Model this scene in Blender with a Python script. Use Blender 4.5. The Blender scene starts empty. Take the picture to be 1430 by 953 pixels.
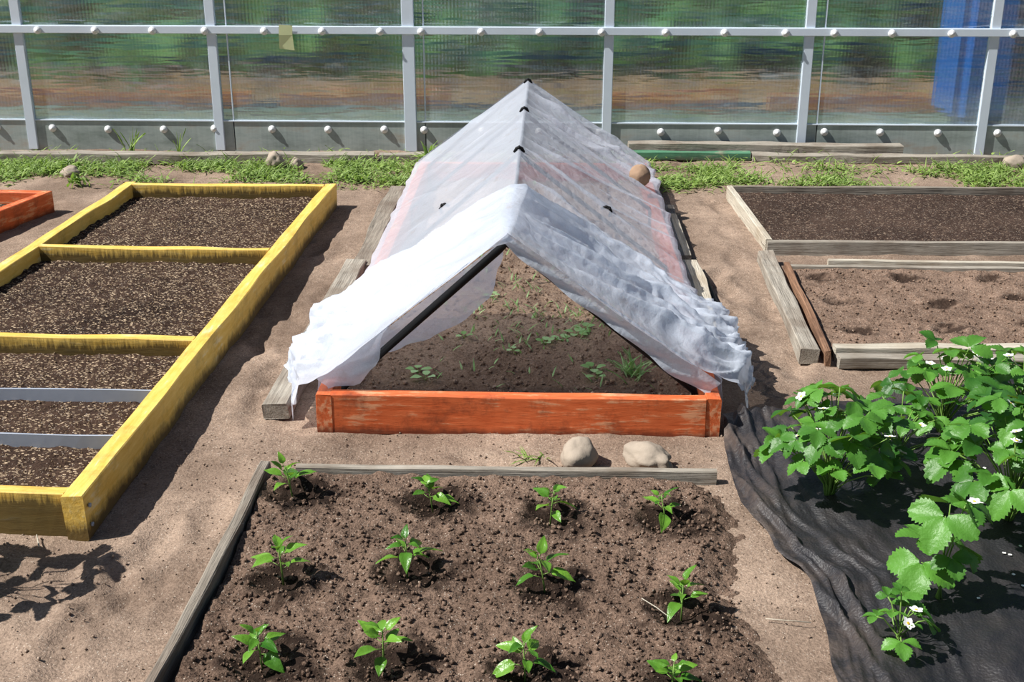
import bpy, math, random, bmesh
from mathutils import Vector, Matrix, noise
random.seed(7)
C=bpy.context.scene.collection
D=bpy.data

# ------------------------------------------------------------------ helpers
def lin(r,g,b):
    def c(v):
        v/=255.0
        return v/12.92 if v<=.04045 else ((v+.055)/1.055)**2.4
    return (c(r),c(g),c(b),1)

class NT:
    def __init__(s,name):
        s.m=D.materials.new(name); s.m.use_nodes=True
        s.t=s.m.node_tree; s.t.nodes.clear()
        s.out=s.n('ShaderNodeOutputMaterial')
    def n(s,typ,**kw):
        nd=s.t.nodes.new(typ)
        for k,v in kw.items():
            if k.startswith('_'): setattr(nd,k[1:],v)
            else:
                key=k.replace('__',' ')
                nd.inputs[key].default_value=v
        return nd
    def l(s,a,b): s.t.links.new(a,b)
    def coord(s,kind='Object',scale=(1,1,1)):
        tc=s.n('ShaderNodeTexCoord'); mp=s.n('ShaderNodeMapping'); mp.inputs['Scale'].default_value=scale
        s.l(tc.outputs[kind],mp.inputs['Vector']); return mp.outputs['Vector']
    def noise(s,vec,scale,detail=4,rough=.6):
        nd=s.n('ShaderNodeTexNoise',Scale=scale,Detail=detail,Roughness=rough); s.l(vec,nd.inputs['Vector']); return nd.outputs['Fac']
    def vor(s,vec,scale,feature='F1'):
        nd=s.n('ShaderNodeTexVoronoi',Scale=scale); nd.feature=feature; s.l(vec,nd.inputs['Vector']); return nd
    def ramp(s,fac,stops,interp='LINEAR'):
        r=s.n('ShaderNodeValToRGB'); r.color_ramp.interpolation=interp
        e=r.color_ramp.elements
        while len(e)<len(stops): e.new(.5)
        for i,(p,c) in enumerate(stops):
            e[i].position=p; e[i].color=c if len(c)==4 else (*c,1)
        s.l(fac,r.inputs['Fac']); return r.outputs['Color']
    def mix(s,fac,a,b,mode='MIX'):
        m=s.n('ShaderNodeMix',_data_type='RGBA',_blend_type=mode)
        for sock,val in ((m.inputs[0],fac),(m.inputs[6],a),(m.inputs[7],b)):
            if isinstance(val,(int,float)): sock.default_value=val
            elif isinstance(val,tuple): sock.default_value=val
            else: s.l(val,sock)
        return m.outputs[2]
    def math(s,op,a,b=0.0):
        m=s.n('ShaderNodeMath',_operation=op)
        for i,v in enumerate((a,b)):
            if isinstance(v,(int,float)): m.inputs[i].default_value=v
            else: s.l(v,m.inputs[i])
        return m.outputs[0]
    def bump(s,h,strength=.5,dist=.01):
        b=s.n('ShaderNodeBump',Strength=strength,Distance=dist); s.l(h,b.inputs['Height']); return b.outputs['Normal']
    def principled(s,col,rough=.8,normal=None,spec=.3,connect=True,**kw):
        p=s.n('ShaderNodeBsdfPrincipled')
        if isinstance(col,tuple): p.inputs['Base Color'].default_value=col
        else: s.l(col,p.inputs['Base Color'])
        if isinstance(rough,(int,float)): p.inputs['Roughness'].default_value=rough
        else: s.l(rough,p.inputs['Roughness'])
        p.inputs['Specular IOR Level'].default_value=spec
        if normal is not None: s.l(normal,p.inputs['Normal'])
        for k,v in kw.items(): p.inputs[k.replace('__',' ')].default_value=v
        if connect: s.l(p.outputs[0],s.out.inputs[0])
        return p.outputs[0]

def G(v): return (v,v,v,1)

def soil_mat(name,c1,c2,damp_dark,fleck=None,fine=130,bstr=.9,fl_amt=.62,fl_scale=110,grain=.5):
    t=NT(name); v=t.coord()
    big=t.noise(v,2.2,5); med=t.noise(v,28,6,.7); fi=t.noise(v,fine,3,.7)
    f=t.math('ADD',t.math('MULTIPLY',big,.55),t.math('ADD',t.math('MULTIPLY',med,.35),t.math('MULTIPLY',fi,.35)))
    col=t.ramp(f,[(.46,c1),(.74,c2)])
    dk=t.ramp(fi,[(.32,G(grain)),(.52,G(1)),(.72,G(1.0))])
    col=t.mix(1.0,col,dk,'MULTIPLY')
    gv=t.vor(v,240); gs=t.n('ShaderNodeSeparateColor'); t.l(gv.outputs['Color'],gs.inputs[0])
    go=t.math('MULTIPLY',t.math('GREATER_THAN',gs.outputs[0],.93),t.math('LESS_THAN',gv.outputs['Distance'],.4))
    col=t.mix(t.math('MULTIPLY',go,.6),col,lin(205,192,176))
    at=t.n('ShaderNodeAttribute'); at.attribute_name='damp_dark'
    col=t.mix(at.outputs['Fac'],col,damp_dark)
    h=t.math('ADD',t.math('MULTIPLY',med,1.0),t.math('MULTIPLY',fi,.6))
    if fleck:
        wv=t.n('ShaderNodeMapping'); wv.inputs['Scale'].default_value=(1,1.7,1); wv.inputs['Rotation'].default_value=(0,0,.6); t.l(v,wv.inputs['Vector'])
        vo=t.vor(wv.outputs[0],fl_scale)
        sep=t.n('ShaderNodeSeparateColor'); t.l(vo.outputs['Color'],sep.inputs[0])
        on=t.math('MULTIPLY',t.math('GREATER_THAN',sep.outputs[0],fl_amt),t.math('LESS_THAN',vo.outputs['Distance'],.42))
        patch=t.math('GREATER_THAN',t.noise(v,7,3),.36)
        on=t.math('MULTIPLY',on,patch)
        fc=t.mix(sep.outputs[1],fleck[0],fleck[1])
        col=t.mix(on,col,fc)
        h=t.math('ADD',h,t.math('MULTIPLY',on,.3))
    t.principled(col,.95,t.bump(h,bstr,.012),.12)
    return t.m

def wood_mat(name,c1,c2,cd,scale=1.0,rough=.85,dirt=.5):
    t=NT(name); v=t.coord('Object',(1.6,26,26)); v2=t.coord('Object',(1,1,1))
    g=t.noise(v,3.0*scale,6,.65); b=t.noise(v2,5,4)
    vf=t.coord('Object',(3,120,120)); fg=t.noise(vf,2.0,3)
    col=t.ramp(g,[(.3,c1),(.7,c2)])
    crack=t.ramp(fg,[(.30,G(.30)),(.44,G(1))])
    col=t.mix(.85,col,crack,'MULTIPLY')
    col=t.mix(t.math('MULTIPLY',t.ramp(b,[(.48,G(0)),(.66,G(1))]),dirt),col,cd)
    t.principled(col,rough,t.bump(t.math('ADD',g,fg),.6,.006),.25)
    return t.m

def paint_mat(name,c1,c2,wornc,dark,worn=.62,rough=.6,z_dirt=.05,amp=.16,sc=(30,60,12),smudge=.35):
    t=NT(name); v=t.coord('Object',(3,22,22)); v2=t.coord('Object',(1,1,1))
    g=t.noise(v,3,5,.65); b=t.noise(v2,6,5,.7)
    col=t.ramp(g,[(.3,c1),(.7,c2)])
    w=t.ramp(t.math('ADD',t.math('MULTIPLY',g,.6),t.math('MULTIPLY',b,.45)),[(worn,G(0)),(worn+.06,G(1))])
    col=t.mix(w,col,wornc)
    sm=t.ramp(t.noise(v2,11,6,.75),[(.50,G(0)),(.72,G(smudge))])
    col=t.mix(sm,col,dark)
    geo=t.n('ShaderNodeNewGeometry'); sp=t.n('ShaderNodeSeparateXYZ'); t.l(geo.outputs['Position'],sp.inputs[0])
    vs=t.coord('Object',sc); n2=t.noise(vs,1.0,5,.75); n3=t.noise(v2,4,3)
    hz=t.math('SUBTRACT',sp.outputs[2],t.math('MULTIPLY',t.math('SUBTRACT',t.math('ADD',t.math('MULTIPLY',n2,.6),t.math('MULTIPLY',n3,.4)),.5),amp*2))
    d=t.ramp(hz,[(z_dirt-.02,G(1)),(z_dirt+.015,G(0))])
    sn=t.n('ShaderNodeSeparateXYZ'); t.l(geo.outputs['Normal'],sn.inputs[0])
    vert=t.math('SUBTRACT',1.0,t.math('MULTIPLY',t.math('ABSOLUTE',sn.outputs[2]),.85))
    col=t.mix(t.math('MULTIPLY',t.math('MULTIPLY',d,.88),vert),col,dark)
    t.principled(col,rough,t.bump(g,.4,.004),.35)
    return t.m

def leaf_mat(name,c1,c2,under=.35,rough=.38):
    t=NT(name); v=t.coord(); n=t.noise(v,9,3); n2=t.noise(v,90,3)
    at=t.n('ShaderNodeAttribute'); at.attribute_name='lv'
    f=t.math('ADD',t.math('MULTIPLY',n,.5),t.math('MULTIPLY',at.outputs['Fac'],.6))
    col=t.ramp(f,[(.2,c1),(.8,c2)])
    p=t.principled(col,rough,t.bump(n2,.5,.004),.5,connect=False)
    tr=t.n('ShaderNodeBsdfTranslucent'); t.l(t.mix(.4,col,(.42,.72,.05,1),'MIX'),tr.inputs[0])
    ms=t.n('ShaderNodeMixShader',Fac=under); t.l(p,ms.inputs[1]); t.l(tr.outputs[0],ms.inputs[2]); t.l(ms.outputs[0],t.out.inputs[0])
    return t.m

def simple(name,c,rough=.6,spec=.4,bs=0,scale=40,var=.15,metal=0):
    t=NT(name); v=t.coord(); n=t.noise(v,scale,4)
    c2=tuple(min(1,x*(1-var)) for x in c[:3])+(1,)
    col=t.mix(n,c,c2)
    t.principled(col,rough,t.bump(n,bs,.005) if bs else None,spec,Metallic=metal)
    return t.m

class MB:
    def __init__(s): s.v=[];s.f=[];s.m=[];s.lv=[]
    def add(s,vs,fs,mat=0,M=None,lv=None):
        o=len(s.v)
        if lv is None: lv=random.random()
        for p in vs:
            p=Vector(p); s.v.append(M@p if M else p); s.lv.append(lv)
        for q in fs: s.f.append([i+o for i in q]); s.m.append(mat)
    def build(s,name,mats,smooth=True,parent=None,loc=None):
        me=D.meshes.new(name)
        vv=[(p-loc) if loc is not None else p for p in s.v]
        me.from_pydata([tuple(p) for p in vv],[],s.f)
        for m in mats: me.materials.append(m)
        me.polygons.foreach_set('material_index',s.m)
        me.polygons.foreach_set('use_smooth',[smooth]*len(s.f))
        a=me.attributes.new('lv','FLOAT','POINT'); a.data.foreach_set('value',s.lv)
        me.update()
        ob=D.objects.new(name,me); C.objects.link(ob)
        if loc is not None: ob.location=loc
        if parent: ob.parent=parent
        return ob

def empty(name,loc=(0,0,0)):
    e=D.objects.new(name,None); e.empty_display_size=.1; C.objects.link(e); return e

def board(name,p0,p1,w,z0,z1,mat,parent=None,rough=.0015,seg=None,bev=.003,tilt=0):
    """plank whose centreline runs p0->p1 on plan, local X along the grain"""
    p0=Vector((p0[0],p0[1]));p1=Vector((p1[0],p1[1]));L=(p1-p0).length
    n=seg or max(2,int(L/.05)); b=MB(); ph=random.random()*50
    h=(z1-z0)
    prof=[(-w/2+bev,0),(w/2-bev,0),(w/2,bev),(w/2,h-bev),(w/2-bev,h),(-w/2+bev,h),(-w/2,h-bev),(-w/2,bev)]
    vs=[];fs=[]
    for i in range(n+1):
        x=L*i/n-L/2
        for j,(y,z) in enumerate(prof):
            q=Vector((x*4+ph,y*20,z*20))
            dy=noise.noise(q)*rough*2.2; dz=noise.noise(q+Vector((9,3,1)))*rough*2.2
            wob=noise.noise(Vector((x*1.3+ph,0,0)))*rough*5
            dx=0
            if i in(0,n): dx=noise.noise(Vector((y*60,z*60,ph)))*rough*2
            vs.append((x+dx,y+dy+wob,z+dz))
    k=len(prof)
    for i in range(n):
        for j in range(k):
            a=i*k+j;c=i*k+(j+1)%k; fs.append((c,c+k,a+k,a))
    fs.append(tuple(reversed(range(k)))); fs.append(tuple(n*k+j for j in range(k)))
    b.add(vs,fs)
    ob=b.build(name,[mat],smooth=False,parent=parent)
    bm=bmesh.new(); bm.from_mesh(ob.data); bmesh.ops.recalc_face_normals(bm,faces=bm.faces); bm.to_mesh(ob.data); bm.free()
    mid=(p0+p1)/2; d=p1-p0
    ob.location=(mid.x,mid.y,z0)
    ob.rotation_euler=(tilt,0,math.atan2(d.y,d.x))
    return ob

def fbm(x,y,s,o=4,seed=0):
    return noise.fractal(Vector((x*s+seed,y*s-seed,seed*.37)),1.0,2.0,o)

def surf(name,xs,ys,zf,mat,parent=None,damp_dark=None,posf=None):
    vs=[];fs=[];dv=[]
    nx=len(xs)
    for y in ys:
        for x in xs:
            px,py=(posf(x,y) if posf else (x,y))
            vs.append((px,py,zf(px,py))); dv.append(damp_dark(px,py) if damp_dark else 0.0)
    for j in range(len(ys)-1):
        for i in range(nx-1):
            a=j*nx+i; fs.append((a,a+1,a+1+nx,a+nx))
    me=D.meshes.new(name); me.from_pydata(vs,[],fs); me.materials.append(mat)
    me.polygons.foreach_set('use_smooth',[True]*len(fs))
    a=me.attributes.new('damp_dark','FLOAT','POINT'); a.data.foreach_set('value',dv)
    ob=D.objects.new(name,me); C.objects.link(ob)
    if parent: ob.parent=parent
    return ob
def rng(a,b,st):
    n=max(1,round((b-a)/st)); return [a+(b-a)*i/n for i in range(n+1)]

def tube(b,pts,r,mat=0,n=6,r1=None,lv=None):
    r1=r if r1 is None else r1
    pts=[Vector(p) for p in pts]; vs=[];fs=[]
    for i,p in enumerate(pts):
        t=(pts[min(i+1,len(pts)-1)]-pts[max(i-1,0)]).normalized()
        u=t.cross(Vector((0,0,1)) if abs(t.z)<.95 else Vector((1,0,0))).normalized(); w=t.cross(u)
        rr=r+(r1-r)*i/(len(pts)-1)
        for k in range(n):
            a=2*math.pi*k/n; vs.append(p+u*math.cos(a)*rr+w*math.sin(a)*rr)
    for i in range(len(pts)-1):
        for k in range(n):
            a=i*n+k;c=i*n+(k+1)%n; fs.append((a,c,c+n,a+n))
    fs.append(tuple(reversed(range(n)))); fs.append(tuple((len(pts)-1)*n+k for k in range(n)))
    b.add(vs,fs,mat,lv=lv)

def leafM(loc,az,el,roll=0):
    return Matrix.Translation(loc)@Matrix.Rotation(az,4,'Z')@Matrix.Rotation(el,4,'X')@Matrix.Rotation(roll,4,'Y')
def leaf(b,M,L,W,droop=.3,fold=.25,n=7,kind='pepper',mat=0,lv=None):
    vs=[];fs=[]
    ph=random.random()*6
    for i in range(n+1):
        t=i/n
        if kind=='pepper': w=math.sin(math.pi*min(1,t**.72))**.85*(1.05-.25*t)
        elif kind=='straw': w=math.sin(math.pi*min(1,.03+.97*t**1.1))**.75 if t<1 else .12
        else: w=math.sin(math.pi*(.08+.9*t))**.7
        w*=W/2
        s=1.0; dy=0
        if kind=='straw' and 0<i<n:
            s=1.13 if i%2 else .93; dy=.045*L if i%2 else 0
        z=-droop*L*t*t
        wv=.05*L*math.sin(t*9+ph)
        vs+= [(-w*s,t*L+dy,z+fold*w+wv*.5),(-w*.5,t*L,z+fold*w*.62+.025*L),(0,t*L-(.01*L if kind=='straw' else 0),z),(w*.5,t*L,z+fold*w*.62+.025*L),(w*s,t*L+dy,z+fold*w-wv*.5)]
    for i in range(n):
        for k in range(4):
            a=i*5+k; fs.append((a,a+1,a+6,a+5))
    b.add(vs,fs,mat,M,lv)

def rock(name,loc,r,mat,seed,amp=.25):
    bm=bmesh.new(); bmesh.ops.create_icosphere(bm,subdivisions=4,radius=1)
    for v in bm.verts:
        d=1+amp*noise.fractal(v.co*.9+Vector((seed*3.1,seed,0)),1,2,3)+.03*noise.noise(v.co*6+Vector((seed,0,0)))
        v.co=Vector((v.co.x*r[0],v.co.y*r[1],v.co.z*r[2]))*d
    me=D.meshes.new(name); bm.to_mesh(me); bm.free(); me.materials.append(mat)
    me.polygons.foreach_set('use_smooth',[True]*len(me.polygons))
    ob=D.objects.new(name,me); C.objects.link(ob); ob.location=loc; ob.rotation_euler=(0,0,seed*1.3); return ob

# ------------------------------------------------------------------ materials
M_path=soil_mat('sandy_soil',lin(110,93,80),lin(168,146,128),lin(80,62,50),fine=150,bstr=.65,grain=.72)
M_bed=soil_mat('garden_soil',lin(82,65,54),lin(138,115,99),lin(34,24,19),fine=150,bstr=1.0)
M_tentsoil=soil_mat('tent_soil',lin(132,106,88),lin(194,166,142),lin(80,60,48),fine=130,bstr=1.0)
M_fleck=soil_mat('mulched_dark_soil',lin(42,31,26),lin(78,60,49),lin(30,22,18),fleck=(lin(126,106,86),lin(196,174,146)),fl_amt=.48,fl_scale=85)
M_fleckR=soil_mat('dark_soil',lin(46,35,30),lin(80,64,55),lin(30,22,18),fleck=(lin(110,92,78),lin(150,130,112)),fl_amt=.70,fl_scale=80)
M_bedR=soil_mat('planted_soil',lin(98,79,66),lin(148,124,107),lin(36,25,20),fine=130,bstr=.9)
M_gray=wood_mat('weathered_wood',lin(126,119,108),lin(176,168,155),lin(104,88,74))
M_grayd=wood_mat('old_gray_wood',lin(108,100,90),lin(154,145,132),lin(90,74,62))
M_brown=wood_mat('brown_wood',lin(112,82,62),lin(150,116,92),lin(80,58,46))
M_pale=wood_mat('pale_wood',lin(162,154,138),lin(202,194,178),lin(150,130,105),dirt=.4)
Y1,Y2,YW,YD=lin(216,172,68),lin(234,200,112),lin(228,204,146),lin(60,46,28)
M_yel=paint_mat('yellow_paint',Y1,Y2,YW,YD,worn=.60,z_dirt=.036,amp=.06)
M_yelx=paint_mat('yellow_paint_stained',Y1,Y2,YW,lin(34,27,18),worn=.62,z_dirt=.102,amp=.09,sc=(70,60,9))
M_or=paint_mat('orange_paint',lin(190,84,38),lin(218,114,66),lin(216,150,110),lin(104,48,28),worn=.57,z_dirt=.006,amp=.03,smudge=.75)
M_green=paint_mat('green_paint',lin(62,112,86),lin(90,136,106),lin(140,140,120),lin(70,60,50),worn=.58,z_dirt=.015,amp=.03)
M_black=simple('black_plastic',lin(12,12,14),.65,.25)
M_white=simple('white_plastic',lin(225,226,226),.4,.5)
M_metal=simple('galvanised_steel',lin(160,168,182),.45,.5,metal=.2)
M_frame=simple('greenhouse_steel_frame',lin(216,227,238),.5,.4,scale=6,var=.2)
M_rock1=simple('beige_stone',lin(170,156,140),.85,.2,bs=.6,scale=30,var=.35)
M_rock2=simple('brown_stone',lin(164,136,112),.85,.2,bs=.6,scale=30,var=.35)
M_straw=leaf_mat('strawberry_leaf',lin(30,80,22),lin(92,146,54),under=.28,rough=.45)
M_pep=leaf_mat('pepper_leaf',lin(42,100,26),lin(118,168,58),rough=.32)
M_weed=leaf_mat('weed_leaf',lin(96,124,54),lin(156,180,98),rough=.55)
M_stem=simple('green_stem',lin(116,150,70),.5,.3)
M_petal=simple('white_petal',lin(240,240,236),.6,.2,var=.03)
M_cent=simple('yellow_flower_centre',lin(216,180,50),.7,.2)
M_paper=simple('yellowed_paper',lin(220,226,176),.8,.1,scale=20)

def fabric_mat(name,c1,c2,tfac,trl):
    t=NT(name); v=t.coord(); n=t.noise(v,260,2); n2=t.noise(v,6,4); n3=t.noise(v,55,4,.7)
    dirt=t.ramp(t.noise(v,12,5,.7),[(.58,G(0)),(.72,G(.34))])
    col=t.mix(dirt,t.mix(n2,c1,c2),lin(190,172,158))
    cr=t.vor(v,16,'DISTANCE_TO_EDGE')
    h=t.math('ADD',t.math('ADD',t.noise(v,30,5,.6),t.math('MULTIPLY',n3,.4)),t.math('MULTIPLY',t.math('MINIMUM',cr.outputs['Distance'],.25),1.4))
    nr=t.bump(h,.45,.007)
    p=t.principled(col,.40,nr,.45,connect=False)
    tr=t.n('ShaderNodeBsdfTranslucent'); t.l(col,tr.inputs[0]); t.l(nr,tr.inputs['Normal'])
    m1=t.n('ShaderNodeMixShader',Fac=trl); t.l(p,m1.inputs[1]); t.l(tr.outputs[0],m1.inputs[2])
    tp=t.n('ShaderNodeBsdfTransparent')
    fac=t.math('ADD',tfac-.12,t.math('MULTIPLY',n,.24))
    m2=t.n('ShaderNodeMixShader'); t.l(fac,m2.inputs[0]); t.l(m1.outputs[0],m2.inputs[1]); t.l(tp.outputs[0],m2.inputs[2])
    t.l(m2.outputs[0],t.out.inputs[0]); return t.m
M_fab=fabric_mat('white_nonwoven_fabric',lin(228,235,247),lin(214,223,238),.37,.38)
M_fab2=fabric_mat('white_nonwoven_fabric_doubled',lin(228,235,246),lin(218,227,240),.23,.42)

def mulch_mat():
    t=NT('black_landscape_fabric'); v=t.coord(); n=t.noise(v,8,5,.7); w=t.noise(v,160,2); b=t.noise(v,5,5,.7)
    at=t.n('ShaderNodeAttribute'); at.attribute_name='damp_dark'
    dust=t.math('MULTIPLY',t.ramp(n,[(.42,G(.05)),(.75,G(.8))]),t.math('ADD',.12,at.outputs['Fac']))
    col=t.mix(dust,lin(30,30,34),lin(118,102,90))
    t.principled(col,.55,t.bump(t.math('ADD',t.math('MULTIPLY',w,.6),t.math('MULTIPLY',b,3)),.45,.008),.5); return t.m
M_mulch=mulch_mat()

def panel_mat():
    t=NT('polycarbonate_panel')
    v=t.coord(); sx=t.n('ShaderNodeSeparateXYZ'); t.l(v,sx.inputs[0])
    rib=t.math('SINE',t.math('MULTIPLY',sx.outputs[0],2*math.pi/.021))
    wave=t.noise(t.coord('Object',(.8,1,7)),1.6,3)
    nr=t.bump(t.math('ADD',t.math('MULTIPLY',rib,.03),t.math('MULTIPLY',wave,3.0)),.42,.03)
    rf=t.n('ShaderNodeBsdfRefraction',Roughness=.36,IOR=1.1); rf.inputs[0].default_value=(.84,.94,.90,1); t.l(nr,rf.inputs['Normal'])
    gl=t.n('ShaderNodeBsdfGlossy',Roughness=.17); gl.inputs[0].default_value=(.85,.92,1,1); t.l(nr,gl.inputs['Normal'])
    df=t.n('ShaderNodeBsdfDiffuse'); df.inputs[0].default_value=lin(190,205,212)
    m1=t.n('ShaderNodeMixShader')
    dirt=t.ramp(t.noise(t.coord('Object',(1.5,1,6)),2.0,6,.7),[(.38,G(.02)),(.58,G(.13)),(.74,G(.50))])
    low=t.ramp(sx.outputs[2],[(.17,G(.34)),(.40,G(0))])
    rr=t.math('ADD',t.math('ADD',dirt,low),t.math('MULTIPLY',rib,.035))
    t.l(rr,m1.inputs[0]); t.l(rf.outputs[0],m1.inputs[1]); t.l(df.outputs[0],m1.inputs[2])
    m2=t.n('ShaderNodeMixShader',Fac=.15); t.l(m1.outputs[0],m2.inputs[1]); t.l(gl.outputs[0],m2.inputs[2])
    t.l(m2.outputs[0],t.out.inputs[0]); return t.m
M_panel=panel_mat()
def skirt_mat():
    t=NT('dusty_panel_skirt'); v=t.coord('Object',(1,1,3)); n=t.noise(v,2.5,5,.7); r=t.noise(t.coord('Object',(80,1,1)),1,2)
    col=t.ramp(n,[(.3,lin(124,136,130)),(.55,lin(162,172,168)),(.75,lin(158,146,130))])
    col=t.mix(.25,col,t.ramp(r,[(.3,G(.5)),(.7,G(1))]),'MULTIPLY')
    t.principled(col,.4,None,.5); return t.m
M_skirt=skirt_mat()
def foliage_mat(name,c1,c2,c3):
    t=NT(name); v=t.coord(); n=t.noise(v,4,6,.75); n2=t.noise(t.coord('Object',(1,1,3)),1.5,3)
    col=t.ramp(t.math('ADD',t.math('MULTIPLY',n,.7),t.math('MULTIPLY',n2,.3)),[(.40,c1),(.50,c2),(.66,c3)])
    t.principled(col,.8,t.bump(n,1,.1),.2); return t.m
M_hedge=foliage_mat('greenhouse_foliage',lin(12,32,16),lin(38,78,38),lin(110,150,90))
M_gfloor=foliage_mat('greenhouse_floor_soil',lin(66,50,36),lin(112,88,62),lin(156,124,88))
M_gfgreen=foliage_mat('greenhouse_ground_cover',lin(54,74,48),lin(90,102,78),lin(136,136,116))
M_inor=simple('inside_board_wood',lin(190,112,52),.7,.2,scale=8,var=.5)
M_blue=simple('blue_plastic',lin(10,78,150),.4,.5)
M_blue2=simple('faded_blue_plastic',lin(48,92,134),.4,.5)

# ------------------------------------------------------------------ ground
seed_pos=[(-.68,2.92),(-.30,2.89),(.01,2.83),(.31,2.82),(-.62,2.50),(-.33,2.54),(0,2.49),(.31,2.40),(-.60,2.18),(-.34,2.18),(-.04,2.155),(.26,2.10)]
feet=[(random.uniform(-1.05,-.85),random.uniform(2.2,5.8),random.uniform(-.5,.5)) for _ in range(16)]
feet+=[(random.uniform(.68,.9),random.uniform(3.8,6.2),random.uniform(-.4,.4)) for _ in range(14)]
feet+=[(random.uniform(-1.4,-.9),random.uniform(1.8,2.6),random.uniform(-1,1)) for _ in range(10)]
feet+=[(random.uniform(-.6,.5),random.uniform(3.12,3.32),random.uniform(1,2)) for _ in range(6)]
def zground(x,y):
    z=.012*fbm(x,y,1.2,3,3)+.008*fbm(x,y,7,3,5)+.0030*fbm(x,y,28,3,8)
    if -1.6<x<1.2 and 1.7<y<6.4:
        for fx,fy,a in feet:
            dx=x-fx;dy=y-fy
            if dx*dx+dy*dy<.04:
                ca=math.cos(a);sa=math.sin(a); u=(dx*ca+dy*sa)/.045; w=(-dx*sa+dy*ca)/.12
                r=u*u+w*w
                z+= -.012*math.exp(-r*r*1.2)+.005*math.exp(-(r-1.8)**2*2)+ (.002*math.sin(w*22) if r<1 else 0)
    return z-.004
xs=rng(-14,-3.4,1.2)[:-1]+rng(-3.4,3.0,.02)+rng(3.0,14,1.2)[1:]
ys=rng(-1,1.6,.3)[:-1]+rng(1.6,4.2,.018)[:-1]+rng(4.2,7.4,.032)+[7.8,9,12,16,22]
def dground(x,y):
    return .36*max(0,min(1,.4+1.6*fbm(x,y,2.6,4,17)))*(1 if -3.4<x<3 else 0)
ground=surf('ground',xs,ys,zground,M_path,damp_dark=dground)

def clods(name,x0,x1,y0,y1,n,zf,mat,parent=None,smin=.002,smax=.007):
    base=[(0,0,1),(.9,0,.1),(.1,.95,-.1),(-.85,.1,.15),(0,-.9,0),(0,0,-.8)]
    fc=[(0,1,2),(0,2,3),(0,3,4),(0,4,1),(5,2,1),(5,3,2),(5,4,3),(5,1,4)]
    b=MB()
    for _ in range(n):
        x=random.uniform(x0,x1);y=random.uniform(y0,y1); s=smin+(smax-smin)*random.random()**3
        M=Matrix.Translation((x,y,zf(x,y)+s*.35))@Matrix.Rotation(random.random()*6,4,Vector((random.random()-.5,random.random()-.5,random.random()+.1)).normalized())
        b.add([Vector(p)*s*random.uniform(.75,1.2) for p in base],fc,0,M)
    return b.build(name,[mat],smooth=True,parent=parent)
clods('soil_crumbs',-1.5,.9,1.9,3.4,2500,zground,M_path,ground,smax=.006)

# ------------------------------------------------------------------ pepper bed
pb=empty('seedling_bed')
def zseed(x,y):
    z=.028+.012*fbm(x,y,5,3,11)+.009*fbm(x,y,20,4,14)+.005*fbm(x,y,60,3,4)
    ex=.45+.04*fbm(0,y,3,2,1)
    z-= .06*max(0,min(1,(x-ex+.06)/.16))
    for sx,sy in seed_pos:
        r=((x-sx)**2+(y-sy)**2)/(.06**2)
        if r<6: z+=-.020*math.exp(-r*1.2)+.009*math.exp(-(r-2.2)**2)
    return z
def dseed(x,y):
    d=0
    for sx,sy in seed_pos:
        r=math.hypot(x-sx-.015,y-sy)/.105+.55*fbm(x,y,22,3,2)
        d=max(d,max(0,min(1,(1.15-r)*2.0)))
    return d*.92
surf('soil',rng(-.765,.58,.007),rng(1.7,3.045,.007),zseed,M_bed,pb,dseed)
clods('clods',-.75,.45,1.9,3.02,6500,zseed,M_bed,pb,smax=.009)
board('back_board',(-.70,3.062),(.47,3.072),.022,-.01,.045,M_gray,pb)
board('side_board',(-.785,3.07),(-.80,1.75),.026,-.01,.055,M_grayd,pb,rough=.003)

def pepper(loc,s,seed):
    random.seed(seed); b=MB(); x,y,z=loc
    h=.092*s; lean=(random.uniform(-.018,.018),random.uniform(-.012,.012))
    top=Vector((x+lean[0],y+lean[1],z+h))
    tube(b,[(x,y,z-.01),(x+lean[0]*.4,y+lean[1]*.4,z+h*.5),top],.0022*s,1,6,.0014)
    n=random.randint(9,11); az=random.random()*6
    for i in range(n):
        f=i/(n-1); p=Vector((x,y,z)).lerp(top,.40+.60*f); az+=2.4+random.uniform(-.5,.5)
        L=(.054-.022*f)*s*random.uniform(.65,1.2); el=random.uniform(-.4,.5)+.8*f
        d=Vector((-math.sin(az),math.cos(az),.5)).normalized()*(.022-.015*f)*s
        tube(b,[p,p+d],.0009,1,4); leaf(b,leafM(p+d,az,el,random.uniform(-.5,.5)),L,L*.6,random.uniform(.15,.55),.36,9,'pepper',0)
    return b.build('pepper_seedling',[M_pep,M_stem],loc=Vector(loc))
sc=[1.15,1.0,1.1,.95,1.2,1.1,1.15,1.1,.95,1.2,1.05,.9]
for i,(sx,sy) in enumerate(seed_pos):
    pepper((sx,sy,zseed(sx,sy)),sc[i],200+i)
random.seed(21)

# ------------------------------------------------------------------ yellow bed
yb=empty('yellow_raised_bed')
board('right_side_board',(-1.197,2.725),(-1.105,6.04),.055,-.01,.12,M_yel,yb,rough=.002)
board('left_side_board',(-2.26,2.74),(-2.12,6.04),.055,-.01,.12,M_yel,yb,rough=.002)
board('back_board',(-2.10,6.0),(-1.13,6.0),.04,-.01,.12,M_yelx,yb)
board('cross_board',(-2.15,4.92),(-1.165,4.895),.035,-.01,.12,M_yelx,yb,rough=.003)
board('cross_board.001',(-2.20,3.87),(-1.195,3.85),.035,-.01,.12,M_yelx,yb,rough=.003)
board('front_board',(-2.24,2.765),(-1.225,2.755),.04,-.01,.118,M_yelx,yb,rough=.003)
board('metal_strip',(-2.22,3.45),(-1.21,3.45),.006,.03,.10,M_metal,yb,bev=.0008)
board('metal_strip.001',(-2.23,3.13),(-1.215,3.13),.006,.03,.10,M_metal,yb,bev=.0008)
def zy(x,y): return .058+.008*fbm(x,y,4,3,31)+.008*fbm(x,y,26,3,33)
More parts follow.
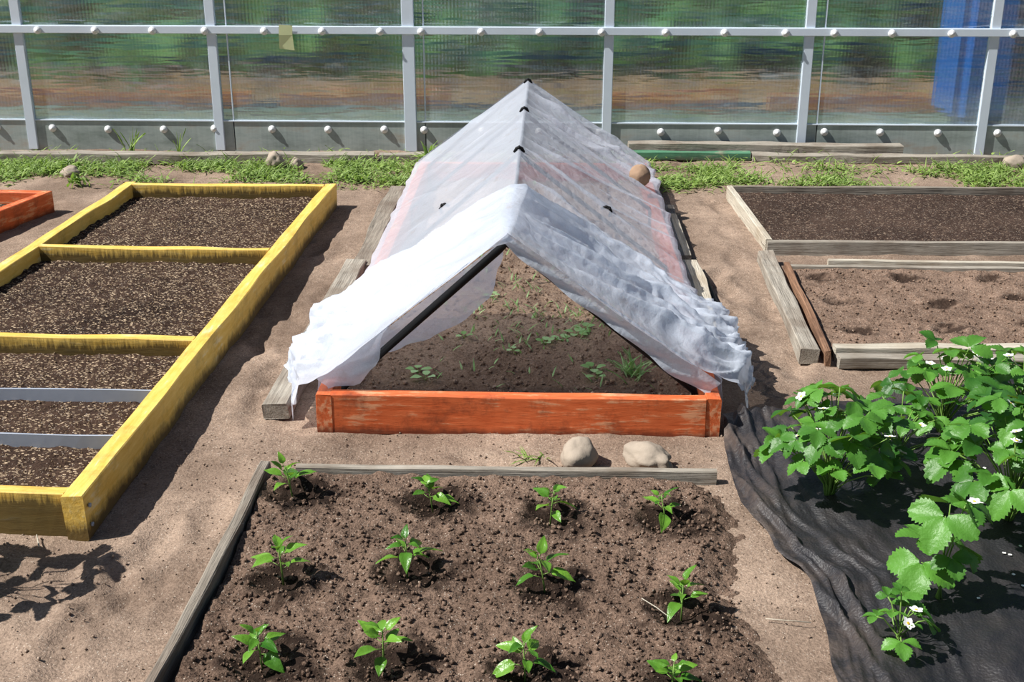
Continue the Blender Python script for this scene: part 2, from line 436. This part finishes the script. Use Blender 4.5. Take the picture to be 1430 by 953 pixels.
surf('soil',rng(-2.24,-1.14,.012),rng(2.77,5.99,.013),zy,M_fleck,yb,posf=lambda x,y:(x+(y-4.4)*.028 ,y))
clods('mulch_bits',-2.12,-1.25,2.8,5.95,5000,zy,simple('straw_bits',lin(156,134,108),.9,.1,var=.5),yb,smax=.0045)
b=MB()
for zz in(.03,.085): tube(b,[(-1.165,2.745,zz),(-1.160,2.745,zz)],.006,0,8)
b.build('corner_bolts',[M_metal],parent=yb)

ob_=empty('orange_raised_bed')
board('right_side_board',(-2.50,5.92),(-2.80,4.7),.05,-.01,.10,M_or,ob_)
board('back_board',(-3.6,5.95),(-2.50,5.90),.045,-.01,.10,M_or,ob_)
board('cross_board',(-3.7,5.62),(-2.62,5.60),.03,-.01,.09,M_or,ob_)
surf('soil',rng(-3.6,-2.52,.05),rng(4.7,5.9,.05),lambda x,y:.04+.006*fbm(x,y,20,3,2),M_fleck,ob_,posf=lambda x,y:(x+(y-5.9)*.24,y))

# ------------------------------------------------------------------ right beds
rb=empty('weathered_raised_bed')
board('back_board',(.945,6.27),(3.1,6.29),.022,-.01,.065,M_grayd,rb)
board('side_board',(.935,6.28),(.975,5.29),.030,-.01,.065,M_pale,rb)
board('front_board',(.965,5.285),(3.1,5.31),.026,-.01,.060,M_gray,rb)
def zr(x,y): return .030+.006*fbm(x,y,5,3,41)+.006*fbm(x,y,26,3,43)
surf('soil',rng(.955,3.08,.016),rng(5.30,6.26,.016),zr,M_fleckR,rb)
rl=empty('plank_edged_bed')
board('side_plank',(.935,5.17),(.905,3.99),.066,-.005,.05,M_gray,rl,rough=.003)
board('side_board',(1.003,5.0),(.965,3.97),.022,-.01,.05,M_brown,rl,rough=.003)
board('back_board',(1.02,5.035),(3.0,4.99),.022,-.01,.03,M_gray,rl)
board('back_board.001',(1.20,5.11),(3.0,5.08),.022,-.01,.03,M_pale,rl)
board('front_plank',(1.0,4.045),(2.6,4.06),.05,-.01,.045,M_pale,rl,rough=.003)
board('front_plank.001',(1.0,3.975),(2.6,3.995),.055,-.01,.035,M_gray,rl,rough=.003)
pits=[(1.13,4.90),(1.47,4.87),(1.82,4.9),(1.14,4.60),(1.53,4.56),(1.86,4.66),(1.14,4.27),(1.47,4.29),(1.8,4.33),(2.15,4.6),(2.15,4.9),(2.12,4.3)]
def zrl(x,y):
    z=.018+.008*fbm(x,y,5,3,51)+.008*fbm(x,y,22,4,53)
    for sx,sy in pits:
        r=((x-sx)**2+(y-sy)**2*1.6)/(.050**2)*(1+.5*fbm(x,y,16,2,3))
        if r<6: z+=-.020*math.exp(-r*1.2)+.006*math.exp(-(r-2.2)**2)
    return z
def drl(x,y):
    d=0
    for sx,sy in pits:
        r=math.hypot(x-sx,(y-sy)*1.3)/.075+.9*fbm(x,y,24,3,2); d=max(d,max(0,min(1,(1.1-r)*1.8)))
    return d*.85
surf('soil',rng(.975,3.0,.013),rng(4.06,5.03,.013),zrl,M_bedR,rl,drl)
clods('clods',1.0,2.4,4.08,5.0,1800,zrl,M_bedR,rl,smax=.009)

# ------------------------------------------------------------------ tent
tent=empty('row_cover_tent')
TX0,TX1,TY0,TY1=-.70,.52,3.385,6.55
XC=-.12
board('front_board',(TX0+.045,TY0+.02),(TX1-.045,TY0+.02),.042,-.01,.12,M_or,tent,rough=.002)
board('left_side_board',(TX0+.022,TY0),(TX0+.022,TY1),.045,-.01,.12,M_or,tent)
board('right_side_board',(TX1-.022,TY0),(TX1-.022,TY1),.045,-.01,.12,M_or,tent)
board('back_board',(TX0+.045,TY1-.02),(TX1-.045,TY1-.02),.042,-.01,.12,M_or,tent)
def zt(x,y):
    return .028+.014*fbm(x,y,4,3,61)+.012*fbm(x,y,16,4,63)+.005*fbm(x,y,50,3,6)
surf('soil',rng(TX0+.04,TX1-.04,.010),rng(TY0+.04,TY1-.04,.013),zt,M_tentsoil,tent,
     lambda x,y: max(0,min(1,(1.1-(y-3.4)*1.3)))*.75+.2*max(0,fbm(x,y,5,3,7)))  # soil colour darkens steadily towards the front opening, plus random patches
clods('clods',TX0+.06,TX1-.06,3.45,5.5,4000,zt,M_tentsoil,tent,smax=.012)
hoops=[3.47,4.70,5.60,6.47]
RZ=.60
def ridgez(y):
    t=(y-3.47)/3.0
    return .600-.035*t
b=MB()
for hy in hoops:
    fr=hy<3.5
    rz=ridgez(hy)-(.020 if fr else .010)
    tube(b,[(TX0+.05,hy,.03),(TX0+.075 if fr else TX0+.055,hy,.115),(XC-.03,hy,rz-.028),(XC,hy,rz),(XC+.03,hy,rz-.028),(TX1-.075 if fr else TX1-.055,hy,.115),(TX1-.05,hy,.03)],.0125 if fr else .0085,0,10)
tube(b,[(XC,3.47,RZ-.035),(XC,6.47,ridgez(6.47)-.035)],.006,0,6)
b.build('hoop_poles',[M_black],parent=tent)
b=MB()
def clip(x,y,z,ry,s=1.0):
    M=Matrix.Translation((x,y,z))@Matrix.Rotation(ry,4,'Y')
    pts=[M@Vector(p) for p in ((-.018*s,0,-.014*s),(-.010*s,0,.002),(0,0,.007),(.010*s,0,.002),(.018*s,0,-.014*s))]
    tube(b,pts,.0065,0,7)
    tube(b,[M@Vector((0,-.012,.007)),M@Vector((0,.012,.007))],.005,0,6)
for hy in(4.70,5.60,6.47): clip(XC,hy,ridgez(hy)+.004,0)
clip(-.42,4.70,.358,-.75,1.2); clip(.23,4.70,.352,.75,1.3)
b.build('cover_clips',[M_black],parent=tent)

def smooth(t): t=max(0,min(1,t)); return t*t*(3-2*t)
def side_pt(side,s,y,off=0,wr=1,flare=0):
    rz=ridgez(y)+.004
    ex=(TX0-.006) if side<0 else (TX1+.006)
    k=[i for i in range(3) if hoops[i]<=y<=hoops[i+1]]
    if k:
        i=k[0]; fr=(y-hoops[i])/(hoops[i+1]-hoops[i]); sg=math.sin(math.pi*fr)
    else: sg=0; fr=0
    if s<=1:
        x=XC+(ex-XC)*s; z=rz+(.130-rz)*s
        nrm=Vector((side*.66,0,.75))
        d=off - (.034 if side>0 else .014)*sg*math.sin(math.pi*min(1,s))**.8
        z-=.026*sg*(1-s)
        if side>0:
            u=y*8.5+s*1.7*math.sin(y*3.1)+1.0*noise.noise(Vector((s*1.2,y*2.2,2)))
            cre=(1-abs(math.sin(u)))**2.6
            u2=y*15-s*3.4+1.5*noise.noise(Vector((s*1.6,y*3,6)))
            cre2=(1-abs(math.sin(u2)))**3
            d+=wr*min(1,s*4)*(.040*cre+.018*cre2+.007*noise.noise(Vector((s*3,y*8,3))))*(.35+.7*sg)
        else:
            cre=(1-abs(math.sin(y*5-s*2.2+noise.noise(Vector((s*2,y*2,1))))))**4
            d+=wr*min(1,s*4)*(.009*cre+.006*noise.noise(Vector((s*4,y*6,3))))
            d+=wr*.014*smooth((s-.7)/.3)*noise.noise(Vector((s*3,y*9,5)))
        p=Vector((x,y,z))+nrm*d
    else:
        q=(s-1)/.25
        x=ex+side*(.012+flare*q+ .012*noise.noise(Vector((y*8,q*2,side*4)))*wr)+side*off*.66
        z=.130*(1-q)+.006*q+off*.75*(1-q)
        p=Vector((x,y,z))
    return p
def fab_sheet(name,y0f,y1f,nx,ny,off=0,wr=1,flare=0,smax=1.22,extra=None,mat=None):
    ss=[smax*i/nx for i in range(-nx,nx+1)]
    vs=[];fs=[]
    for j in range(ny+1):
        t=j/ny
        for s in ss:
            a=abs(s); sd=-1 if s<0 else 1
            y0=y0f(s);y1=y1f(s); y=y0+(y1-y0)*t
            p=side_pt(sd,a,y,off(s,t) if callable(off) else off,wr,flare)
            if extra: p=extra(p,s,t,y)
            vs.append(tuple(p))
    w=len(ss)
    for j in range(ny):
        for i in range(w-1):
            a=j*w+i; fs.append((a,a+1,a+1+w,a+w))
    me=D.meshes.new(name); me.from_pydata(vs,[],fs); me.materials.append(mat or M_fab)
    me.polygons.foreach_set('use_smooth',[True]*len(fs))
    o=D.objects.new(name,me); C.objects.link(o); o.parent=tent; return o
fab_sheet('fabric_cover',lambda s:3.52,lambda s:6.50,80,260)
b=MB(); vs=[];fs=[]
n=20
for i in range(n+1):
    for j in range(13):
        s=-1+2*i/n; zt_=ridgez(6.5)+.004+(.13-ridgez(6.5))*abs(s); xx=XC+((TX1+.006-XC) if s>0 else (XC-TX0+.006))*s
        vs.append((xx,6.50+.008*math.sin(s*14)+.06*(1-j/12),zt_*j/12+.005))
for i in range(n):
    for j in range(12):
        a=i*13+j; fs.append((a,a+1,a+14,a+13))
b.add(vs,fs); b.build('fabric_gable',[M_fab],parent=tent)

def yfront(s):
    a=abs(s); return 3.43-.03*a+.010*math.sin(s*9)
def yback(s):
    a=abs(s); return 4.13+.16*math.sin(a*3.1)+.09*noise.noise(Vector((s*4,1,2)))+(.05 if s>0 else .04)*a
def offb(s,t):
    base=.008+.026*smooth(t*3)*(1-smooth((t-.8)/.2)*.75)
    return base+.014*noise.noise(Vector((s*2.4,t*4.0,1)))*smooth(t*5)
def exb(p,s,t,y):
    a=abs(s); sd=-1 if s<0 else 1
    n=Vector((sd*.66,0,.75))
    ed=.12+.88*smooth(t*5)          # calm along the front edge where it is pulled over the pole
    eb=1-.8*smooth((t-.85)/.15)     # lies down on the cover at the back edge
    u=t*8-a*2.9*(1 if sd<0 else .6)+1.3*noise.noise(Vector((s*1.3,t*2.0,4)))
    f=(1-abs(math.sin(u)))**2.2
    u2=t*17-a*4.5+1.8*noise.noise(Vector((s*1.8,t*3.0,14)))
    f2=(1-abs(math.sin(u2)))**2.6
    k=min(1,a*3.0)
    p=p+n*(f*.046*k*(.6+.4*a)+f2*.022*k)*ed*eb
    hump=math.exp(-((t-.72)/.20)**2)*math.exp(-(a/.24)**2)
    p.z+=.034*hump; p.x+=.02*hump
    low=smooth((a-.50)/.4)
    cr=(.006+.024*low)*(.5-abs(noise.noise(Vector((s*6,t*6,9)))))+(.004+.016*low)*(.5-abs(noise.noise(Vector((s*13,t*11,2)))))
    p=p+n*cr*min(1,a*4+.3)*ed
    if a>.76:
        q=smooth((a-.76)/.42)
        w=.020+.040*math.sin(math.pi*min(1,t)) if sd<0 else .040+.02*math.sin(math.pi*t)
        p.x+=sd*q*(w+.045*noise.noise(Vector((s*2,t*5,7)))+ (.02*(1-t)))
        p.z=max(p.z*(1-.12*q)+.055*q*max(0,.5-abs(noise.noise(Vector((s*7,t*13,3))))*2.5),.012)
        p.y+= (.05*noise.noise(Vector((t*5,s*4,6))) - .01*(1-t))*q
        if sd>0: p.y+=.15*q*(1-t)
        else: p.y+=.02*q*(1-t)
    return p
fab_sheet('fabric_front_fold',yfront,yback,130,120,off=offb,wr=.15,flare=.0,extra=exb,mat=M_fab2)
def flap(name,side,pts,y0=3.485,mat=None,zt_=.006):
    b=MB(); vs=[];fs=[]; m=10; n=len(pts)
    for i,(fr,drop,dy) in enumerate(pts):
        ex=(TX0+.0) if side<0 else (TX1-.0)
        x=XC+(ex-XC)*fr; z=(RZ+zt_)+(.138-RZ)*fr
        for j in range(m+1):
            q=j/m
            px=x-side*drop*q*.75; pz=z-drop*q*.85
            vs.append((px+.004*math.sin(q*9+i*.7)*q,y0+dy*q+.006*math.sin(q*7+i*.8)*q,pz))
    for i in range(n-1):
        for j in range(m):
            a=i*(m+1)+j; fs.append((a,a+1,a+m+2,a+m+1))
    b.add(vs,fs); b.build(name,[mat or M_fab],parent=tent)
def prof(vals,dy=.12,n=36):
    out=[]
    for i in range(n+1):
        t=i/n*(len(vals)-1); k=min(int(t),len(vals)-2); f=smooth(t-k)
        out.append((i/n,vals[k]+(vals[k+1]-vals[k])*f,dy))
    return out
flap('inner_flap',-1,prof([.0,.07,.13,.135,.12,.09,.05,.02]),3.50,zt_=-.012)
flap('front_lip',1,prof([.03,.040,.044,.050,.048,.056,.062,.05],.012),3.425,M_fab2,zt_=.018)
flap('front_lip.001',-1,prof([.028,.004,.0,.0,.0,.0,.012,.07,.085,.04],.012),3.425,M_fab2,zt_=.016)

def sprout(name,x,y,z,n,L,W,kind,seed,el=(.1,.5),mat=M_weed):
    random.seed(seed); b=MB()
    for i in range(n):
        az=i*6.283/n+random.uniform(-.4,.4)
        p=Vector((x,y,z)); d=Vector((-math.sin(az)*L*.35,math.cos(az)*L*.35,L*.45))
        tube(b,[p,p+d],.001,1,4)
        leaf(b,leafM(p+d,az,random.uniform(*el)),L*random.uniform(.7,1.1),W,.2,.15,6,kind,0)
    return b.build(name,[mat,M_stem],loc=Vector((x,y,z)))
M_cuc=leaf_mat('cucumber_leaf',lin(140,190,110),lin(195,230,165),rough=.5)
for i,(x,y,n,L) in enumerate([(-.43,3.76,4,.034),(-.40,3.70,3,.034),(.15,3.80,4,.036),(.16,3.74,3,.030),(.10,4.17,5,.036),(.05,4.12,5,.032),(-.01,4.07,4,.034),(-.30,4.10,3,.026),(.13,4.22,4,.034),(-.22,4.55,4,.028),(-.12,4.02,3,.024)]):
    sprout('cucumber_seedling',x,y,zt(x,y),n,L,L*.8,'round',300+i,mat=M_cuc)
random.seed(5)
b=MB()
for k in range(280):
    x=random.uniform(-.4,.4);y=random.uniform(3.6,5.4)
    if k<34: x=.28+random.gauss(0,.02);y=3.78+random.gauss(0,.02)
    elif k<140: x=.0+random.gauss(0,.16);y=4.3+random.gauss(0,.2)
    L=random.uniform(.02,.055)*(2 if k<34 else 1)
    leaf(b,leafM(Vector((x,y,zt(x,y)-.002)),random.random()*6.28,random.uniform(.7,1.4)),L,.007,.3,.1,4,'pepper',0)
b.build('grass_sprouts',[M_cuc],parent=tent)

board('weathered_plank',(-.845,3.46),(-.815,4.98),.082,0,.055,M_gray,rough=.004)
board('weathered_plank',(-.80,4.93),(-.79,6.30),.085,0,.045,M_grayd,rough=.004)
board('weathered_plank',(.575,3.88),(.585,5.02),.085,0,.05,M_pale,rough=.004)
board('weathered_plank',(.585,5.12),(.595,5.98),.05,0,.04,M_gray,rough=.004)
b=MB(); tube(b,[(.66,3.80,.012),(.655,4.3,.012),(.65,4.87,.012)],.011,0,10); b.build('black_pipe',[M_black])

# ------------------------------------------------------------------ landscape fabric
lf=empty('landscape_fabric_bed')
def interp(P,v):
    for i in range(len(P)-1):
        if v<=P[i+1][0]:
            t=smooth((v-P[i][0])/(P[i+1][0]-P[i][0])); return P[i][1]+(P[i+1][1]-P[i][1])*t
    return P[-1][1]
def xl(y): return interp([(1.2,.62),(2.0,.60),(2.18,.61),(2.38,.63),(2.55,.63),(2.72,.57),(2.94,.52),(3.24,.52),(3.49,.54),(4,.6)],y)
def ytop(x): return interp([(.4,3.47),(.54,3.49),(.87,3.55),(1.13,3.67),(1.57,3.80),(3,3.86)],x)
def mpos(a,bb):
    x0=.55+a*2.3; y=1.5+(ytop(x0)-1.5)*bb; x=xl(y)+a*(2.85-xl(y)); return x,y
def zm(x,y):
    e=x-xl(y); t=ytop(x)-y
    f=math.exp(-max(0,e)/.18); g=math.exp(-max(0,t)/.18)
    z=.012+.006*fbm(x,y,3,3,71)
    z+=.055*f*max(0,.55-abs(noise.noise(Vector((e*13+y*1.2,y*2.0,1))))*2.2)*min(1,e*30+.15)
    z+=.028*f*max(0,.5-abs(noise.noise(Vector((e*26,y*3.5,7))))*2)*min(1,e*30)
    z+=.028*(.35-abs(noise.noise(Vector((x*3.2+y*1.2,y*2.6-x*1.0,5)))))*.9
    z+=.016*(.3-abs(noise.noise(Vector((x*8-y*3,y*5+x*2.0,15)))))
    z+=.035*g*(.4+noise.noise(Vector((x*5,y*7,2))))
    z+=.003*fbm(x,y,14,2,4)
    return max(z,.008)
surf('landscape_fabric',[ (i/230)**1.3 for i in range(231)],[i/240 for i in range(241)],zm,M_mulch,lf,
     damp_dark=lambda x,y: .6*math.exp(-max(0,x-xl(y))/.08)+.5*math.exp(-max(0,ytop(x)-y)/.10),posf=mpos)
b=MB(); random.seed(9)
for k in range(30):
    cx,cy=random.choice([(1.15,2.75),(1.0,2.55),(1.25,3.2),(1.2,2.6)])
    x=cx+random.gauss(0,.13);y=cy+random.gauss(0,.13)
    if x<xl(y)+.03: continue
    b.add([(math.cos(q*1.05)*.005,math.sin(q*1.05)*.0045,.001*(q%2)) for q in range(6)],[(0,1,2,3,4,5)],0,Matrix.Translation((x,y,zm(x,y)+.004))@Matrix.Rotation(random.random()*6,4,'Z'))
b.build('fallen_petals',[M_petal],parent=lf)

def flower(b,p,az,el,r):
    M=leafM(p,az,el)
    for i in range(5):
        Mi=M@Matrix.Rotation(i*2*math.pi/5,4,'Z')@Matrix.Translation((0,r*.18,0))
        leaf(b,Mi,r,r*.95,-.15,.1,5,'round',2)
    b.add([(math.cos(k*.785)*r*.3,math.sin(k*.785)*r*.3,r*.05) for k in range(8)]+[(0,0,r*.2)],[(k,(k+1)%8,8) for k in range(8)],3,M)
def trifol(b,top,az,el,L):
    lv=random.random()
    for k,(da,sc_) in enumerate(((0,1.0),(1.35,.9),(-1.35,.9))):
        T=Matrix.Translation(top)@Matrix.Rotation(az,4,'Z')@Matrix.Rotation(el,4,'X')@Matrix.Rotation(da,4,'Z')@Matrix.Translation((0,L*.06,0))@Matrix.Rotation(random.uniform(-.2,.15),4,'X')@Matrix.Rotation(random.uniform(-.2,.2),4,'Y')
        leaf(b,T,L*sc_,L*.78*sc_,random.uniform(.1,.35),random.uniform(.2,.5),17,'straw',0,lv=lv*.8+random.random()*.2)
def straw(loc,nl,h,spread,L,nf,seed,elb=0):
    random.seed(seed); b=MB(); base=Vector(loc)
    for i in range(nl):
        az=i*2.4+random.uniform(-.3,.3); f=math.sqrt((i+.6)/nl)
        out=Vector((-math.sin(az),math.cos(az),0)); r=spread*f*random.uniform(.8,1.15); hh=h*(1.08-.6*f*f)*random.uniform(.75,1.12)
        top=base+out*r+Vector((0,0,hh)); mid=base+out*r*.35+Vector((0,0,hh*.62))
        q1=base*.5+mid*.5+out*(-.01)
        tube(b,[base+out*.008,q1,mid,mid*.45+top*.55+Vector((0,0,.008)),top],.0022,1,5,.0015)
        trifol(b,top,az+random.uniform(-.7,.7),random.uniform(-.75,.45)+elb,L*random.uniform(.65,1.15))
    for i in range(nf):
        az=random.random()*6.28; r=spread*random.uniform(.2,.95); hh=h*random.uniform(.6,1.05)
        out=Vector((-math.sin(az),math.cos(az),0)); top=base+out*r+Vector((0,-.03,hh))
        tube(b,[base,base+out*r*.4+Vector((0,0,hh*.6)),top],.0013,1,4)
        flower(b,top+Vector((0,0,.003)),random.random()*6,random.uniform(-.2,.9),.013)
        for k in range(5): leaf(b,leafM(top,k*1.256+.6,0),.011,.006,.1,.1,4,'pepper',1)
    return b.build('strawberry_plant',[M_straw,M_stem,M_petal,M_cent],loc=base)
straw((.76,2.97,.01),46,.29,.175,.064,10,1)
straw((1.20,2.86,.01),52,.33,.20,.072,8,2)
straw((1.18,3.38,.01),38,.27,.18,.064,10,3)
straw((1.00,3.20,.01),16,.20,.13,.054,5,13)
straw((1.45,3.50,.01),28,.22,.16,.058,6,6)
straw((1.48,3.10,.01),32,.28,.18,.068,6,8)
straw((.91,2.48,.01),7,.27,.06,.078,1,4,.05)
straw((.77,2.30,.01),10,.12,.06,.040,2,5)
straw((-1.47,2.46,.0),10,.44,.13,.085,0,12)

# ------------------------------------------------------------------ rocks
rock('stone',(.09,3.17,.035),(.064,.05,.05),M_rock1,1,.2)
rock('stone',(.295,3.18,.022),(.078,.05,.042),M_rock1,2,.35)
rock('stone',(.43,5.82,.225),(.052,.05,.054),M_rock2,3,.12)
rock('stone',(-1.56,6.86,.04),(.06,.05,.065),M_rock1,4,.4)
rock('stone',(-1.45,6.88,.02),(.04,.04,.04),M_rock1,5,.3)
rock('stone',(-2.68,6.68,.015),(.075,.05,.035),M_rock1,6,.25)
rock('stone',(2.64,7.0,.03),(.06,.05,.05),M_rock1,7,.2)
rock('stone',(-.64,6.66,.03),(.05,.05,.06),M_rock1,8,.3)
random.seed(3)
b=MB(); tube(b,[(.22,2.42,.045),(.25,2.38,.048),(.28,2.35,.04)],.0013,0,5); tube(b,[(.50,2.40,.01),(.60,2.385,.012)],.0013,0,5)
tube(b,[(-1.30,2.72,.01),(-1.27,2.66,.012)],.002,0,5)
b.build('dry_twigs',[M_pale])

# ------------------------------------------------------------------ planks along the greenhouse
board('old_plank',(-3.8,7.0),(-1.02,7.04),.09,0,.055,M_gray,rough=.004)
board('old_plank',(-1.0,7.09),(-.45,7.10),.09,0,.045,M_gray,rough=.004)
board('old_plank',(.46,7.26),(2.06,7.24),.09,.0,.085,M_gray,rough=.004)
board('green_board',(.28,7.17),(1.17,7.17),.05,0,.05,M_green,rough=.002)
board('old_plank',(1.18,7.15),(3.6,7.12),.07,0,.045,M_gray,rough=.004)

# ------------------------------------------------------------------ weeds
random.seed(77); b=MB()
cnt=0
for k in range(60000):
    x=random.uniform(-3.6,3.4); y=random.uniform(6.38,6.97) if random.random()<.88 else random.uniform(6.97,7.25)
    lim=6.50+.16*fbm(x,0,1.4,2,5)
    if -.75<x<.45: lim=6.8
    if y<lim and random.random()<.85: continue
    if random.random()>(.56+1.3*fbm(x,y,3.2,3,91)): continue
    if y>7.0 and random.random()<.6: continue
    z=zground(x,y)-.003
    if random.random()<.5:
        L=random.uniform(.03,.10); leaf(b,leafM(Vector((x,y,z)),random.random()*6.28,random.uniform(.5,1.4)),L,.007,.5,.1,3,'pepper',0)
    else:
        L=random.uniform(.014,.036); leaf(b,leafM(Vector((x,y,z+random.uniform(0,.04))),random.random()*6.28,random.uniform(-.2,.8)),L,L*.5,.3,.15,3,'round',0)
    cnt+=1
    if cnt>13500: break
def clump(x,y,n,h):
    for k in range(n):
        leaf(b,leafM(Vector((x+random.gauss(0,.03),y+random.gauss(0,.02),random.uniform(0,h*.5))),random.random()*6.28,random.uniform(.2,1.4)),random.uniform(.4,.9)*h,.02,.4,.1,4,'pepper',0)
clump(-.68,6.96,80,.12); clump(-.60,6.88,50,.10); clump(.35,6.96,40,.09); clump(.5,6.9,40,.09); clump(-3.3,6.95,20,.09)
clump(-1.05,6.55,30,.06); clump(-2.55,6.45,40,.06); clump(-2.75,6.8,50,.08)
for (x,y) in((-2.5,7.12),(-2.46,7.1),(-2.2,7.15)):
    for k in range(5): leaf(b,leafM(Vector((x,y,0)),random.random()*6.28,random.uniform(1.1,1.45)),random.uniform(.12,.2),.007,.3,.1,6,'pepper',0)
for k in range(14):
    leaf(b,leafM(Vector((-.03+random.gauss(0,.03),3.21+random.gauss(0,.01),0)),random.random()*6.28,random.uniform(.2,1.0)),.05,.006,.4,.1,4,'pepper',0)
b.build('weed_border',[M_weed])

# ------------------------------------------------------------------ greenhouse
gh=empty('greenhouse')
WY=7.36
def box(name,x0,x1,y0,y1,z0,z1,mat,bev=.003,parent=gh):
    bm=bmesh.new(); bmesh.ops.create_cube(bm,size=1)
    for v in bm.verts: v.co=Vector(((x0+x1)/2+v.co.x*(x1-x0),(y0+y1)/2+v.co.y*(y1-y0),(z0+z1)/2+v.co.z*(z1-z0)))
    if bev: bmesh.ops.bevel(bm,geom=bm.edges[:],offset=bev,segments=3,affect='EDGES')
    me=D.meshes.new(name); bm.to_mesh(me); bm.free(); me.materials.append(mat)
    o=D.objects.new(name,me); C.objects.link(o); o.parent=parent; return o
posts=[-4.3,-3.15,-2.0,-.84,.335,1.495,2.555,3.7]
for i,px in enumerate(posts):
    w=.028 if i!=3 else .036
    box('post_%d'%(i+1),px-w,px+w,WY-.02,WY+.02,0,2.0,M_frame)
    if i in(2,3,5): box('joint_strip_%d'%i,px+.085,px+.093,WY-.006,WY+.006,0,2.0,M_frame,bev=.001)
box('upper_rail',-4.6,4.0,WY-.035,WY-.005,.695,.740,M_frame)
box('top_rail',-4.6,4.0,WY-.03,WY+.03,1.96,2.02,M_frame)
box('lower_rail',-4.6,4.0,WY-.012,WY+.004,.174,.182,M_frame,bev=.001)
box('base_skirt',-4.6,4.0,WY-.006,WY+.006,-.02,.174,M_skirt,bev=.001)
b=MB()
for i in range(len(posts)-1):
    x0=posts[i];x1=posts[i+1]
    b.add([(x0,WY,.18),(x1,WY,.18),(x1,WY,1.98),(x0,WY,1.98)],[(0,1,2,3)])
b.build('polycarbonate_panels',[M_panel],smooth=False,parent=gh)
caps=[-3.36,-3.02,-2.68,-2.34,-2.03,-1.68,-1.34,-1.0,-.76,-.41,-.07,.29,.66,1.0,1.35,1.63,1.96,2.30,2.65,3.0]
b=MB()
def cap(x,z,y):
    vs=[];n=14;rings=[(.023,0),(.023,-.006),(.017,-.012),(.009,-.013),(.008,-.018),(0.0005,-.019)]
    for r,yy in rings:
        for k in range(n): vs.append((x+r*math.cos(2*math.pi*k/n),y+yy,z+r*math.sin(2*math.pi*k/n)))
    fs=[]
    for j in range(len(rings)-1):
        for k in range(n):
            a=j*n+k;c=j*n+(k+1)%n; fs.append((a,c,c+n,a+n))
    b.add(vs,fs)
for x in caps:
    cap(x,.712,WY-.036); cap(x,.13+random.uniform(-.008,.008),WY-.008)
b.build('screw_caps',[M_white],parent=gh)
b=MB(); b.add([(-1.60,WY-.022,.61),(-1.51,WY-.026,.60),(-1.515,WY-.038,.69),(-1.512,WY-.042,.745),(-1.59,WY-.042,.75),(-1.595,WY-.038,.69)],[(0,1,2,5),(5,2,3,4)])
b.build('paper_label',[M_paper],parent=gh,smooth=False)
surf('inside_floor',rng(-6,6,.2),rng(7.42,8.7,.1),lambda x,y:.02+.02*fbm(x,y,3,3,1),M_gfgreen,gh)
surf('inside_soil_bed',rng(-6,6,.1),rng(8.75,10.2,.1),lambda x,y:.08+.05*fbm(x,y,3,3,1),M_gfloor,gh)
for i,(a,c) in enumerate(((-5,-2.1),(-1.9,-.7),(.4,1.3),(1.5,3.2))):
    board('inside_bed_board_%d'%(i+1),(a,8.74),(c,8.78),.04,.03,.14,M_inor,gh)
def hedge(name,y,h,mat,seed):
    vs=[];fs=[];X=rng(-7,7,.08);n=18
    for x in X:
        for j in range(n+1):
            a=math.pi*j/n; hh=h*(.75+.6*fbm(x,seed,1.1,3,seed))
            d=1+.35*fbm(x*1.0,j*.3,2.5,4,seed)
            vs.append((x,y-.45*math.cos(a)*d,max(0,hh*math.sin(a)**.6*d)))
    for i in range(len(X)-1):
        for j in range(n):
            q=i*(n+1)+j; fs.append((q,q+1,q+n+2,q+n+1))
    b=MB(); b.add(vs,fs); b.build(name,[mat],parent=gh)
hedge('inside_plants',10.5,.55,M_hedge,3); hedge('inside_plants.001',12.0,1.0,M_hedge,8); hedge('inside_plants.002',13.6,2.2,M_hedge,15)
box('blue_water_tank',2.50,2.86,7.75,8.35,.10,1.35,M_blue,bev=.06)
box('blue_water_tank.001',2.90,3.9,8.1,8.7,.10,1.2,M_blue2,bev=.06)

# ------------------------------------------------------------------ light, camera
w=D.worlds.new('sky'); bpy.context.scene.world=w; w.use_nodes=True; nt=w.node_tree; nt.nodes.clear()
sky=nt.nodes.new('ShaderNodeTexSky'); sky.sky_type='NISHITA'; sky.sun_disc=False; sky.sun_elevation=math.radians(50); sky.sun_rotation=math.radians(-90)
bg=nt.nodes.new('ShaderNodeBackground'); bg.inputs[1].default_value=.070
o=nt.nodes.new('ShaderNodeOutputWorld'); nt.links.new(sky.outputs[0],bg.inputs[0]); nt.links.new(bg.outputs[0],o.inputs[0])
sl=D.lights.new('sun','SUN'); sl.energy=7.5; sl.angle=math.radians(.53); sl.color=(1,.975,.93)
so=D.objects.new('sun',sl); C.objects.link(so)
d=Vector((math.cos(math.radians(50)),.15,-math.sin(math.radians(50))))
so.rotation_euler=d.to_track_quat('-Z','Y').to_euler(); so.location=(-5,0,6)
cam=D.cameras.new('camera'); cam.sensor_width=36; cam.lens=1720/1430*36; cam.clip_start=.05
co=D.objects.new('camera',cam); C.objects.link(co); co.location=(0,0,1.6)
co.rotation_euler=(math.radians(90-21),0,math.radians(1.8))
bpy.context.scene.camera=co
bpy.context.scene.view_settings.view_transform='Standard'
